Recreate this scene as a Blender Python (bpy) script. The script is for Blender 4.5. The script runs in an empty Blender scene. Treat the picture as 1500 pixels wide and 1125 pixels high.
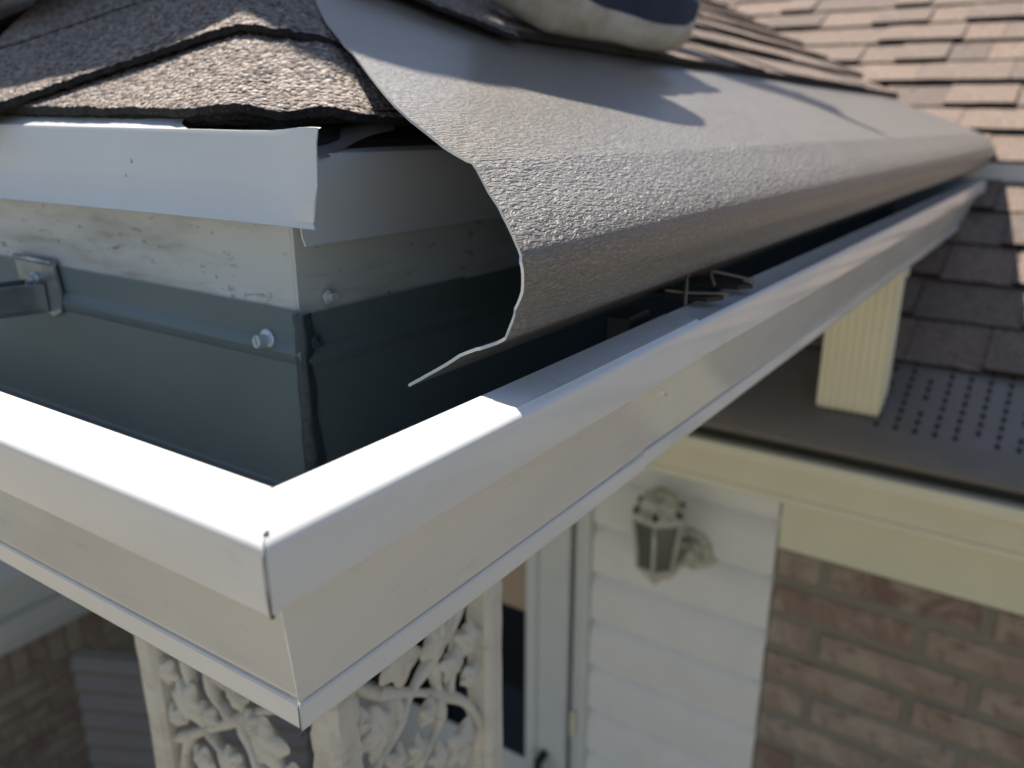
import bpy, math, random
from mathutils import Vector, Matrix
random.seed(7)
scn = bpy.context.scene
COL = scn.collection

# ------------------------------------------------------------------ camera
CAMR = ((0.5544510732695739, -0.2658480465026794, 0.7886119600417729),
        (-0.8322159332103084, -0.17620051016774013, 0.5257090647188079),
        (-0.0008048982005038315, -0.9477753934278614, -0.3189375420855148))
CAMC = (-0.11566780046312287, -0.1493079115510993, 0.10005131347178389)
cam_d = bpy.data.cameras.new('camera')
cam = bpy.data.objects.new('camera', cam_d)
COL.objects.link(cam)
cam.matrix_world = Matrix(((CAMR[0][0], -CAMR[0][1], -CAMR[0][2], CAMC[0]),
                           (CAMR[1][0], -CAMR[1][1], -CAMR[1][2], CAMC[1]),
                           (CAMR[2][0], -CAMR[2][1], -CAMR[2][2], CAMC[2]),
                           (0, 0, 0, 1)))
cam_d.sensor_width = 36.0
cam_d.lens = 1225.524 / 1500 * 36
cam_d.clip_start = 0.01
cam_d.clip_end = 3000
cam_d.dof.use_dof = True
cam_d.dof.focus_distance = 0.32
cam_d.dof.aperture_fstop = 9.0
scn.camera = cam

# ------------------------------------------------------------------ sky, sun, exposure
SUN = Vector((0.31, 0.475, 1.0)).normalized()
elev = math.asin(SUN.z)
azim = math.atan2(SUN.x, SUN.y)
world = bpy.data.worlds.new('World')
scn.world = world
world.use_nodes = True
wn = world.node_tree
sky = wn.nodes.new('ShaderNodeTexSky')
sky.sky_type = 'NISHITA'
sky.sun_disc = False
sky.sun_elevation = elev
sky.sun_rotation = azim
sky.air_density = 1.0
sky.dust_density = 1.0
wn.links.new(sky.outputs[0], wn.nodes['Background'].inputs[0])
wn.nodes['Background'].inputs[1].default_value = 0.078
sun_d = bpy.data.lights.new('sun', 'SUN')
sun_d.energy = 5.0
sun_d.angle = math.radians(0.53)
sun_d.color = (1.0, 0.93, 0.83)
sun = bpy.data.objects.new('sun', sun_d)
sun.rotation_euler = SUN.to_track_quat('Z', 'Y').to_euler()
sun.location = (2, 2, 6)
COL.objects.link(sun)
scn.view_settings.view_transform = 'Standard'
scn.view_settings.look = 'None'
scn.view_settings.gamma = 1.0
scn.view_settings.exposure = 0.62
scn.view_settings.use_curve_mapping = False

# ------------------------------------------------------------------ material helpers
class NT:
    def __init__(s, name):
        s.m = bpy.data.materials.new(name)
        s.m.use_nodes = True
        s.t = s.m.node_tree
        s.b = s.t.nodes['Principled BSDF']
        s.tc = None
    def n(s, typ, **kw):
        nd = s.t.nodes.new(typ)
        for k, v in kw.items():
            if k in nd.inputs.keys() if isinstance(k, str) else False:
                nd.inputs[k].default_value = v
            else:
                setattr(nd, k, v)
        return nd
    def l(s, a, b): s.t.links.new(a, b)
    def coord(s, scale=(1, 1, 1), rot=(0, 0, 0)):
        if s.tc is None: s.tc = s.t.nodes.new('ShaderNodeTexCoord')
        mp = s.t.nodes.new('ShaderNodeMapping')
        mp.inputs['Scale'].default_value = scale
        mp.inputs['Rotation'].default_value = rot
        s.l(s.tc.outputs['Object'], mp.inputs['Vector'])
        return mp.outputs['Vector']
    def noise(s, vec, scale, detail=4, rough=0.55, dist=0):
        nd = s.t.nodes.new('ShaderNodeTexNoise')
        nd.inputs['Scale'].default_value = scale
        nd.inputs['Detail'].default_value = detail
        nd.inputs['Roughness'].default_value = rough
        nd.inputs['Distortion'].default_value = dist
        s.l(vec, nd.inputs['Vector'])
        return nd.outputs['Fac']
    def voro(s, vec, scale, feature='F1', out='Distance', rnd=1.0):
        nd = s.t.nodes.new('ShaderNodeTexVoronoi')
        nd.feature = feature
        nd.inputs['Scale'].default_value = scale
        nd.inputs['Randomness'].default_value = rnd
        s.l(vec, nd.inputs['Vector'])
        return nd.outputs[out]
    def ramp(s, fac, stops, interp='LINEAR'):
        nd = s.t.nodes.new('ShaderNodeValToRGB')
        nd.color_ramp.interpolation = interp
        e = nd.color_ramp.elements
        while len(e) < len(stops): e.new(0.5)
        for i, (p, c) in enumerate(stops):
            e[i].position = p
            e[i].color = (c[0], c[1], c[2], 1) if hasattr(c, '__len__') else (c, c, c, 1)
        s.l(fac, nd.inputs['Fac'])
        return nd.outputs['Color']
    def mix(s, fac, a, b, mode='MIX'):
        nd = s.t.nodes.new('ShaderNodeMix')
        nd.data_type = 'RGBA'
        nd.blend_type = mode
        for sock, v in ((nd.inputs[0], fac), (nd.inputs[6], a), (nd.inputs[7], b)):
            if hasattr(v, 'is_output'): s.l(v, sock)
            elif hasattr(v, '__len__'): sock.default_value = (v[0], v[1], v[2], 1)
            else: sock.default_value = v
        return nd.outputs[2]
    def math(s, op, a, b=0.0):
        nd = s.t.nodes.new('ShaderNodeMath')
        nd.operation = op
        for sock, v in ((nd.inputs[0], a), (nd.inputs[1], b)):
            if hasattr(v, 'is_output'): s.l(v, sock)
            else: sock.default_value = v
        return nd.outputs[0]
    def bump(s, h, strength, dist, normal=None):
        nd = s.t.nodes.new('ShaderNodeBump')
        nd.inputs['Strength'].default_value = strength
        nd.inputs['Distance'].default_value = dist
        s.l(h, nd.inputs['Height'])
        if normal is not None: s.l(normal, nd.inputs['Normal'])
        s.l(nd.outputs['Normal'], s.b.inputs['Normal'])
        return nd.outputs['Normal']
    def set(s, color=None, rough=None, metal=None, spec=None, **kw):
        for key, v in (('Base Color', color), ('Roughness', rough), ('Metallic', metal), ('Specular IOR Level', spec)):
            if v is None: continue
            if hasattr(v, 'is_output'): s.l(v, s.b.inputs[key])
            elif hasattr(v, '__len__'): s.b.inputs[key].default_value = (v[0], v[1], v[2], 1)
            else: s.b.inputs[key].default_value = v
        for k, v in kw.items(): s.b.inputs[k.replace('_', ' ')].default_value = v
        return s.m
    def objrand(s):
        nd = s.t.nodes.new('ShaderNodeObjectInfo')
        return nd.outputs['Random']

def mat_white(name, col, rough=0.22, speck=True, dirt=0.0, dirtcol=(.2, .18, .15), bscale=320, bstr=.035):
    k = NT(name)
    v = k.coord()
    c = k.mix(k.ramp(k.noise(v, 14, 4), [(.35, 0), (.7, 1)]), tuple(x * .95 for x in col), col)
    if dirt:
        d = k.noise(k.coord((.4, .4, 2.2)), 26, 7, .62, .3)
        c = k.mix(k.math('MULTIPLY', k.ramp(d, [(.47, 0), (.60, .35), (.72, 1)]), dirt), c, dirtcol)
        d2 = k.noise(k.coord((.5, .5, 1.5)), 110, 5, .7, .3)
        c = k.mix(k.math('MULTIPLY', k.ramp(d2, [(.60, 0), (.70, 1)]), dirt), c, tuple(x * .6 for x in dirtcol))
    if speck:
        sp = k.voro(v, 75)
        spn = k.noise(v, 60, 2)
        msk = k.math('MULTIPLY', k.ramp(sp, [(.05, 1), (.09, 0)]), k.ramp(spn, [(.54, 0), (.60, 1)]))
        c = k.mix(k.math('MULTIPLY', msk, .8), c, (.08, .07, .06))
    r = k.math('ADD', k.math('MULTIPLY', k.noise(v, 40, 4), .16), rough - .08)
    k.set(c, r, spec=.5)
    k.bump(k.noise(v, bscale, 4), bstr, .0012)
    return k.m

M = {}
M['white'] = mat_white('white_gutter_paint', (.83, .82, .80), .14, False, .14, (.45, .40, .32))
M['drip'] = mat_white('white_drip_edge_paint', (.76, .765, .755), .34, True)
M['fascia'] = mat_white('weathered_white_fascia', (.74, .735, .71), .42, True, .75, (.21, .18, .15))
M['cream'] = mat_white('cream_trim_paint', (.78, .745, .57), .38, False)
M['frieze'] = mat_white('cream_frieze_paint', (.74, .715, .545), .45, False)
M['siding'] = mat_white('white_siding_paint', (.80, .79, .755), .5, False)
M['door'] = mat_white('white_door_paint', (.62, .64, .62), .4, False)
M['column'] = mat_white('white_cast_metal_paint', (.66, .64, .585), .55, False, .55, (.30, .25, .17), 420, .9)

k = NT('slate_gutter_lining')
v = k.coord()
c = k.mix(k.ramp(k.noise(v, 9, 5), [(.3, 0), (.7, 1)]), (.175, .21, .208), (.21, .245, .24))
c = k.mix(k.ramp(k.noise(k.coord((1, 1, .25)), 160, 3), [(.66, 0), (.8, .25)]), c, (.22, .21, .19))
k.set(c, k.math('ADD', k.math('MULTIPLY', k.noise(v, 30, 4), .2), .28))
k.bump(k.noise(v, 200, 3), .08, .0004)
M['slate'] = k.m

def mat_hood():
    k = NT('embossed_taupe_coil')
    v = k.coord()
    vs = k.coord((.30, 1, 1), (0, 0, .45))
    n1 = k.noise(vs, 680, 2, .5, .6)
    n2 = k.noise(vs, 260, 3, .5, .5)
    h = k.math('ADD', k.math('MULTIPLY', k.ramp(n1, [(.36, 0), (.62, 1)]), .7), k.math('MULTIPLY', n2, .6))
    c = k.mix(k.ramp(k.noise(v, 18, 4), [(.3, 0), (.7, 1)]), (.205, .180, .148), (.245, .217, .182))
    k.set(c, k.math('ADD', k.math('MULTIPLY', k.noise(v, 300, 2), .12), .50), spec=1.0)
    k.b.inputs['Coat Weight'].default_value = .9
    k.b.inputs['Coat Roughness'].default_value = .36
    k.bump(h, 1.0, .0027)
    return k.m
M['hood'] = mat_hood()
k = NT('bare_cut_aluminium'); k.set((.80, .80, .80), .38, .35); M['cut'] = k.m

def mat_shingle(name, cols, scale=430, dark=1.0, rand=True, bumpd=.0011):
    k = NT(name)
    v = k.coord()
    cell = k.voro(v, scale, 'F1', 'Color')
    sep = k.t.nodes.new('ShaderNodeSeparateColor')
    k.l(cell, sep.inputs[0])
    n = len(cols)
    g = k.ramp(sep.outputs[0], [(i / n, tuple(x * dark for x in cc)) for i, cc in enumerate(cols)], 'CONSTANT')
    big = k.noise(v, 7, 4, .6)
    c = k.mix(k.ramp(big, [(.35, 0), (.7, .45)]), g, tuple(x * dark for x in cols[0]), 'MIX')
    if rand:
        r = k.objrand()
        c = k.mix(1.0, c, k.ramp(r, [(0, (.74, .73, .73)), (.35, (.92, .90, .88)), (.65, (1.0, .96, .93)), (1, (1.14, 1.07, 1.0))]), 'MULTIPLY')
    d = k.voro(v, scale, 'F1', 'Distance')
    k.set(c, .85, spec=.3)
    h = k.math('ADD', k.math('MULTIPLY', d, -1.0), k.math('MULTIPLY', sep.outputs[1], .7))
    k.bump(h, 1.0, bumpd)
    return k.m
G1 = [(.30, .255, .225), (.42, .36, .315), (.20, .165, .145), (.50, .44, .39), (.11, .095, .09), (.36, .28, .235)]
M['cap'] = mat_shingle('granule_hip_cap', G1, 370, .98, False, .0032)
M['shingle'] = mat_shingle('granule_shingle', [(.40, .315, .265), (.47, .37, .31), (.33, .255, .215), (.52, .42, .36), (.26, .215, .185)], 260, .62)
k = NT('asphalt_shingle_edge')
v = k.coord()
c = k.ramp(k.noise(v, 700, 3), [(.4, (.012, .011, .011)), (.62, (.03, .027, .025)), (.72, (.12, .10, .09))])
k.set(c, .8); k.bump(k.noise(v, 600, 4, .7), 1.0, .0025); M['asphalt'] = k.m
k = NT('galvanised_steel')
v = k.coord()
c = k.mix(k.ramp(k.noise(v, 80, 4), [(.4, 0), (.7, 1)]), (.50, .51, .53), (.34, .34, .35))
k.set(c, k.math('ADD', k.math('MULTIPLY', k.noise(v, 90, 4), .3), .18), .9); M['galv'] = k.m
k = NT('dark_sealant')
k.set((.075, .088, .095), .3); k.bump(k.noise(k.coord(), 240, 4), .6, .002); M['sealant'] = k.m
k = NT('screw_zinc'); k.set((.72, .74, .78), .3, .45); M['screw'] = k.m
k = NT('brown_wire'); k.set((.22, .17, .13), .5, .3); M['wire'] = k.m
k = NT('black_plastic'); k.set((.012, .012, .014), .5); M['black'] = k.m
k = NT('brown_guard_coil')
c = k.mix(k.noise(k.coord(), 30, 3), (.16, .145, .135), (.20, .185, .175)); k.set(c, .34); M['guard'] = k.m
k = NT('dark_hole'); k.set((.006, .006, .007), .9); M['hole'] = k.m

def mat_brick(name, tint=1.0):
    k = NT(name)
    v = k.coord()
    r = k.objrand()
    base = k.ramp(r, [(0, (.27, .185, .145)), (.22, (.34, .255, .20)), (.45, (.29, .215, .175)), (.68, (.38, .30, .24)), (.86, (.22, .145, .12)), (1, (.37, .315, .26))])
    lf = k.noise(k.mix(1.0, v, k.t.nodes.new('ShaderNodeObjectInfo').outputs['Location'], 'ADD'), 11, 6, .7, .5)
    c = k.mix(k.ramp(lf, [(.44, 0), (.60, .7)]), base, (.46, .385, .30))
    c = k.mix(k.ramp(k.noise(v, 40, 5, .7), [(.54, 0), (.66, .7)]), c, (.20, .125, .10))
    c = k.mix(1.0, c, (tint, tint, tint), 'MULTIPLY')
    k.set(c, .9)
    k.bump(k.noise(v, 90, 6, .7), .8, .004)
    return k.m
M['brick'] = mat_brick('tumbled_brick', .95)
M['brick_tan'] = mat_brick('tan_brick', .9)
k = NT('mortar')
c = k.mix(k.noise(k.coord(), 60, 5), (.21, .195, .145), (.27, .25, .195)); k.set(c, .95); k.bump(k.noise(k.coord(), 260, 5), .7, .003); M['mortar'] = k.m
k = NT('pale_soffit'); k.set(k.mix(k.noise(k.coord(), 8, 3), (.50, .51, .49), (.58, .59, .57)), .5); M['soffit'] = k.m
k = NT('grey_ribbed_paint'); k.set(k.mix(k.noise(k.coord(), 10, 4), (.125, .12, .125), (.16, .155, .16)), .5); M['ribbed'] = k.m
k = NT('window_glass_dark'); k.set((.006, .008, .012), .04, spec=.6); M['glass'] = k.m
k = NT('tan_blind'); k.set(k.mix(k.noise(k.coord(), 22, 4), (.36, .27, .19), (.44, .33, .24)), .8); M['blind'] = k.m
k = NT('lantern_glass'); k.set((.13, .135, .115), .12, 0.0, .7); M['lglass'] = k.m
k = NT('lantern_paint')
c = k.mix(k.ramp(k.noise(k.coord(), 60, 5), [(.4, 0), (.65, 1)]), (.58, .56, .48), (.33, .31, .25)); k.set(c, .5); M['lantern'] = k.m
k = NT('navy_mesh_fabric')
c = k.mix(k.noise(k.coord(), 300, 2), (.010, .019, .048), (.018, .033, .085)); k.set(c, .8); k.bump(k.voro(k.coord(), 420), .6, .001); M['navy'] = k.m
k = NT('grimy_shoe_sole')
c = k.mix(k.ramp(k.noise(k.coord((1, 1, 1.5)), 20, 5, .65), [(.42, 0), (.68, .8)]), (.52, .50, .44), (.30, .23, .15)); k.set(c, .6); k.bump(k.noise(k.coord(), 120, 3), .4, .002); M['sole'] = k.m
k = NT('dark_denim')
c = k.mix(k.noise(k.coord(), 120, 4), (.02, .026, .045), (.04, .05, .08)); k.set(c, .9); M['denim'] = k.m
k = NT('grey_shirt'); k.set(k.mix(k.noise(k.coord(), 15, 3), (.20, .20, .21), (.26, .26, .27)), .9); M['shirt'] = k.m
k = NT('skin'); k.set((.45, .28, .21), .5); M['skin'] = k.m
k = NT('dark_hair'); k.set((.03, .02, .015), .6); M['hair'] = k.m
k = NT('ground_paving')
v = k.coord()
c = k.mix(k.ramp(k.noise(v, .7, 5), [(.35, 0), (.65, 1)]), (.20, .172, .112), (.26, .222, .15)); k.set(c, .9); M['ground'] = k.m
k = NT('plywood_deck'); k.set(k.mix(k.noise(k.coord((1, 6, 6)), 12, 4), (.28, .21, .14), (.20, .14, .09)), .9); M['deck'] = k.m

# ------------------------------------------------------------------ mesh helpers
def link(name, me, parent=None, label=None, cat=None, group=None, kind=None):
    o = bpy.data.objects.new(name, me)
    COL.objects.link(o)
    if parent is not None: o.parent = parent
    if label: o['label'] = label
    if cat: o['category'] = cat
    if group: o['group'] = group
    if kind: o['kind'] = kind
    return o

def mk(name, verts, faces, mats, fm=None, smooth=False):
    me = bpy.data.meshes.new(name)
    me.from_pydata([tuple(p) for p in verts], [], faces)
    for m in (mats if isinstance(mats, (list, tuple)) else [mats]): me.materials.append(M[m])
    if fm: me.polygons.foreach_set('material_index', fm)
    if smooth is True: me.polygons.foreach_set('use_smooth', [True] * len(me.polygons))
    elif smooth: me.polygons.foreach_set('use_smooth', smooth)
    me.update()
    return me

def empty(name, loc, label, cat, group=None):
    o = bpy.data.objects.new(name, None)
    o.empty_display_size = .05
    COL.objects.link(o)
    o.location = loc
    o['label'] = label
    o['category'] = cat
    if group: o['group'] = group
    return o

def put(name, me, parent, **kw):
    """child mesh whose vertices are in world coordinates"""
    o = link(name, me, parent, **kw)
    if parent is not None:
        off = Vector(parent.location)
        p = parent.parent
        while p is not None:
            off += Vector(p.location); p = p.parent
        o.location = -off
    return o

class MB:
    def __init__(s): s.v = []; s.f = []; s.fm = []; s.sm = []
    def add(s, vs, fs, mat=0, smooth=False):
        b = len(s.v)
        s.v += [tuple(p) for p in vs]
        s.f += [[i + b for i in q] for q in fs]
        s.fm += ([mat] * len(fs) if isinstance(mat, int) else mat)
        s.sm += ([smooth] * len(fs) if isinstance(smooth, bool) else smooth)
        return s
    def hexa(s, p, mat=0):   # 8 corners: bottom 4 ccw, top 4 ccw
        return s.add(p, [[0, 3, 2, 1], [4, 5, 6, 7], [0, 1, 5, 4], [1, 2, 6, 5], [2, 3, 7, 6], [3, 0, 4, 7]], mat)
    def box(s, a, b, mat=0):
        (x0, y0, z0), (x1, y1, z1) = a, b
        x0, x1 = min(x0, x1), max(x0, x1); y0, y1 = min(y0, y1), max(y0, y1); z0, z1 = min(z0, z1), max(z0, z1)
        return s.hexa([(x0, y0, z0), (x1, y0, z0), (x1, y1, z0), (x0, y1, z0), (x0, y0, z1), (x1, y0, z1), (x1, y1, z1), (x0, y1, z1)], mat)
    def bbox(s, a, b, r, mat=0):
        """box with chamfered edges"""
        import itertools
        c = [(a[i] + b[i]) / 2 for i in range(3)]; h = [abs(b[i] - a[i]) / 2 for i in range(3)]
        vs, idx = [], {}
        for sx, sy, sz in itertools.product((-1, 1), repeat=3):
            for ax in range(3):
                q = [h[i] - (0 if i == ax else r) for i in range(3)]
                idx[(sx, sy, sz, ax)] = len(vs)
                vs.append((c[0] + sx * q[0], c[1] + sy * q[1], c[2] + sz * q[2]))
        fs = []
        for ax in range(3):
            o1, o2 = (ax + 1) % 3, (ax + 2) % 3
            for sg in (-1, 1):
                loop = []
                for a1, a2 in ((-1, -1), (1, -1), (1, 1), (-1, 1)):
                    t = [0, 0, 0]; t[ax] = sg; t[o1] = a1; t[o2] = a2
                    loop.append(idx[(t[0], t[1], t[2], ax)])
                fs.append(loop if sg > 0 else loop[::-1])
                # chamfer edges between ax and o1
                for s1 in (-1, 1):
                    e = []
                    for a2 in (-1, 1):
                        t = [0, 0, 0]; t[ax] = sg; t[o1] = s1; t[o2] = a2
                        e.append((idx[(t[0], t[1], t[2], ax)], idx[(t[0], t[1], t[2], o1)]))
                    q = [e[0][0], e[1][0], e[1][1], e[0][1]]
                    fs.append(q if sg * s1 < 0 else q[::-1])
        for sx, sy, sz in itertools.product((-1, 1), repeat=3):
            t = [idx[(sx, sy, sz, 0)], idx[(sx, sy, sz, 1)], idx[(sx, sy, sz, 2)]]
            fs.append(t if sx * sy * sz > 0 else t[::-1])
        return s.add(vs, fs, mat)
    def tube(s, pts, rad, n=8, mat=0, flat=1.0, up=None, cap=True):
        pts = [Vector(p) for p in pts]
        rr = rad if isinstance(rad, (list, tuple)) else [rad] * len(pts)
        vs, fs = [], []
        prev = None
        for i, p in enumerate(pts):
            t = (pts[min(i + 1, len(pts) - 1)] - pts[max(i - 1, 0)]).normalized()
            ref = Vector(up) if up else (prev if prev is not None else (Vector((0, 0, 1)) if abs(t.z) < .9 else Vector((1, 0, 0))))
            a = (ref - ref.dot(t) * t)
            a = a.normalized() if a.length > 1e-6 else t.orthogonal().normalized()
            b = t.cross(a)
            prev = a
            for j in range(n):
                w = 2 * math.pi * j / n
                vs.append(p + (a * math.cos(w) * flat + b * math.sin(w)) * rr[i])
        for i in range(len(pts) - 1):
            for j in range(n):
                fs.append([i * n + j, i * n + (j + 1) % n, (i + 1) * n + (j + 1) % n, (i + 1) * n + j])
        sm = [True] * len(fs)
        if cap:
            fs += [list(range(n))[::-1], list(range((len(pts) - 1) * n, len(pts) * n))]
            sm += [False, False]
        return s.add(vs, fs, mat, sm)
    def cyl(s, a, b, r0, r1=None, n=16, mat=0, cap=True):
        return s.tube([a, b], [r0, r0 if r1 is None else r1], n, mat, cap=cap)
    def prism(s, outline, axis, d0, d1, mat=0):
        """2D outline extruded along axis; outline in the two other axes order"""
        def P(u, w, d):
            return {'x': (d, u, w), 'y': (u, d, w), 'z': (u, w, d)}[axis]
        n = len(outline)
        vs = [P(u, w, d0) for u, w in outline] + [P(u, w, d1) for u, w in outline]
        fs = [list(range(n))[::-1], list(range(n, 2 * n))] + [[i, (i + 1) % n, n + (i + 1) % n, n + i] for i in range(n)]
        return s.add(vs, fs, mat)
    def mesh(s, name, mats):
        return mk(name, s.v, s.f, mats, s.fm, s.sm)

def catmull(pts, sub=6):
    out = []
    n = len(pts)
    for i in range(n - 1):
        p0, p1, p2, p3 = pts[max(i - 1, 0)], pts[i], pts[i + 1], pts[min(i + 2, n - 1)]
        for j in range(sub):
            t = j / sub
            out.append(tuple(.5 * ((2 * b) + (-a + c) * t + (2 * a - 5 * b + 4 * c - d) * t * t + (-a + 3 * b - 3 * c + d) * t ** 3) for a, b, c, d in zip(p0, p1, p2, p3)))
    out.append(tuple(pts[-1]))
    return out

def offset2(pl, t):
    """offset an open 2D polyline to its left by t"""
    out = []
    for i, p in enumerate(pl):
        a = pl[max(i - 1, 0)]; b = pl[min(i + 1, len(pl) - 1)]
        d1 = (p[0] - a[0], p[1] - a[1]); d2 = (b[0] - p[0], b[1] - p[1])
        def nrm(d):
            L = math.hypot(*d) or 1
            return (-d[1] / L, d[0] / L)
        if i == 0: n = nrm(d2)
        elif i == len(pl) - 1: n = nrm(d1)
        else:
            n1, n2 = nrm(d1), nrm(d2)
            s = (n1[0] + n2[0], n1[1] + n2[1]); L = math.hypot(*s) or 1
            c = max(.5, (s[0] * n1[0] + s[1] * n1[1]) / L)
            n = (s[0] / L / c, s[1] / L / c)
        out.append((p[0] + n[0] * t, p[1] + n[1] * t))
    return out

def sweep(name, prof, t, stations, mapf, mats, smooth_ang=True, endmat=None):
    """thin sheet: open profile (o,z), offset t to the left = inside; mats=[outside, inside, edge]"""
    inn = offset2(prof, t)
    ring = list(prof) + inn[::-1]
    n = len(ring); m = len(prof)
    vs = []
    for si, st in enumerate(stations):
        for pi, p in enumerate(ring):
            vs.append(mapf(st, p[0], p[1], si, pi if pi < m else n - 1 - pi))
    fs, fm = [], []
    for s_ in range(len(stations) - 1):
        for j in range(n):
            j2 = (j + 1) % n
            fs.append([s_ * n + j, (s_ + 1) * n + j, (s_ + 1) * n + j2, s_ * n + j2])
            fm.append(0 if j < m - 1 else (2 if j in (m - 1, n - 1) else 1))
    for j in range(m - 1):
        fs.append([j, j + 1, n - 2 - j, n - 1 - j]); fm.append(2)
        b = (len(stations) - 1) * n
        fs.append([b + j, b + n - 1 - j, b + n - 2 - j, b + j + 1]); fm.append(2)
    me = mk(name, vs, fs, mats, fm, True)
    sharpen(me, 28)
    return me

def sharpen(me, deg):
    try: me.set_sharp_from_angle(angle=math.radians(deg))
    except Exception: pass

def hsh(*a):
    return (math.sin(a[0] * 127.1 + (a[1] if len(a) > 1 else 0) * 311.7 + (a[2] if len(a) > 2 else 0) * 74.7) * 43758.5453) % 1.0
def vn(x, y=0.0):
    xi, yi = math.floor(x), math.floor(y); fx, fy = x - xi, y - yi
    fx = fx * fx * (3 - 2 * fx); fy = fy * fy * (3 - 2 * fy)
    a = hsh(xi, yi) * (1 - fx) + hsh(xi + 1, yi) * fx
    b = hsh(xi, yi + 1) * (1 - fx) + hsh(xi + 1, yi + 1) * fx
    return (a * (1 - fy) + b * fy) * 2 - 1

# ------------------------------------------------------------------ planes of the place
KS = .022                                   # fall of the right gutter run
def zL(x): return .023 + .5 * x             # porch roof, left slope
def zR(x, y): return .035 + .45 * y - KS * x   # porch roof, right slope
def zM(x): return -.96 + .5 * x             # main roof
FLOOR = -2.45

# ------------------------------------------------------------------ ground
mb = MB(); mb.add([(-900, -900, FLOOR - .1), (900, -900, FLOOR - .1), (900, 900, FLOOR - .1), (-900, 900, FLOOR - .1)], [[0, 1, 2, 3]])
link('ground', mb.mesh('ground', 'ground'), kind='structure')
mb = MB(); mb.box((.06, .06, FLOOR - .1), (1.3, 2.6, FLOOR))
link('porch_floor', mb.mesh('porch_floor', 'soffit'), kind='structure')

# ------------------------------------------------------------------ house: wall, siding, bricks, main roof
WX = 1.30
house = empty('house', (WX, 0, FLOOR), 'brick and white siding house with brown shingled main roof behind the porch', 'house')
mb = MB(); mb.box((WX - .004, -4, FLOOR), (WX + .25, .203, -.6755))
wall = put('brick_wall_panel', mb.mesh('mortar_backing', 'mortar'), house)
# bricks as parts of the wall panel
BH, BL, J = .073, .262, .017
bricks = []
for i in range(3):
    b = MB(); L = (BL - J, BL - J, .5 * BL - J)[i]
    b.bbox((-.02, -L / 2, -(BH - J) / 2), (.0, L / 2, (BH - J) / 2), .004)
    # roughen
    b.v = [(p[0] + .0015 * vn(p[1] * 40 + i * 7, p[2] * 60), p[1] + .002 * vn(p[2] * 50 + i, 3.3), p[2] + .002 * vn(p[1] * 45 + i * 3, 9.1)) for p in b.v]
    bricks.append(b.mesh('brick', 'brick'))
row = 0
z = -.676 - .5 * (BH - J) - .002
while z > -1.75:
    y = .201 - (0 if row % 2 else BL * .36)
    if row % 2 == 0:
        # cut brick at the edge
        L = BL * .36 - J
        b = MB(); b.bbox((-.02, -L / 2, -(BH - J) / 2), (0, L / 2, (BH - J) / 2), .004)
        o = link('brick', b.mesh('brick', 'brick'), wall)
        o.location = (WX + .012, .201 - L / 2, z)
    while y > -1.15:
        o = link('brick', bricks[random.randrange(2)], wall)
        o.location = Vector((WX + .012 + random.uniform(-.003, .002), y - (BL - J) / 2, z + random.uniform(-.0015, .0015)))
        o.rotation_euler = (random.uniform(-.006, .006), 0, 0)
        y -= BL
    z -= BH
    row += 1
# siding boards (lapped)
z = -.50; lap = .1175
ys0, ys1 = .204, .583
while z > FLOOR + .05:
    b = MB()
    pr_ = [(WX + .012, z - lap), (WX - .010, z - lap), (WX - .010, z - lap * .42), (WX - .008, z - lap * .34), (WX - .002, z - lap * .20), (WX + .005, z - lap * .10), (WX + .009, z + .004), (WX + .012, z + .004)]
    nn_ = len(pr_)
    b.add([(p[0], ys0, p[1]) for p in pr_] + [(p[0], ys1, p[1]) for p in pr_], [[i, (i + 1) % nn_, nn_ + (i + 1) % nn_, nn_ + i] for i in range(nn_)] + [list(range(nn_))[::-1], list(range(nn_, 2 * nn_))])
    put('siding_board', b.mesh('siding_board', 'siding'), house)
    z -= lap
mb = MB(); mb.box((WX + .013, .2035, FLOOR), (WX + .25, .5835, -.40)); mb.box((WX + .013, .86, FLOOR), (WX + .25, 2.9, -.40))
put('wall_core', mb.mesh('wall_core', 'siding'), house)
# trims
mb = MB(); mb.bbox((WX - .014, -4, -.675), (WX + .011, .2, -.50), .002)
put('frieze_board', mb.mesh('frieze_board', 'frieze'), house)
mb = MB(); mb.bbox((WX - .020, .584, FLOOR), (WX + .02, .604, -.6755), .002)
put('corner_trim', mb.mesh('corner_trim', 'door'), house)
mb = MB(); mb.box((WX - .015, -4, -.50), (WX + .02, 2.6, -.36))
put('eave_fascia', mb.mesh('eave_fascia', 'cream'), house)
# main roof
mr0, mr1 = 1.305, 4.6
mb = MB()
mb.hexa([(mr0, -4, zM(mr0) - .03), (mr1, -4, zM(mr1) - .03), (mr1, 5, zM(mr1) - .03), (mr0, 5, zM(mr0) - .03),
         (mr0, -4, zM(mr0) - .006), (mr1, -4, zM(mr1) - .006), (mr1, 5, zM(mr1) - .006), (mr0, 5, zM(mr0) - .006)])
mroof = put('main_roof', mb.mesh('roof_deck', 'asphalt'), house)

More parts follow.
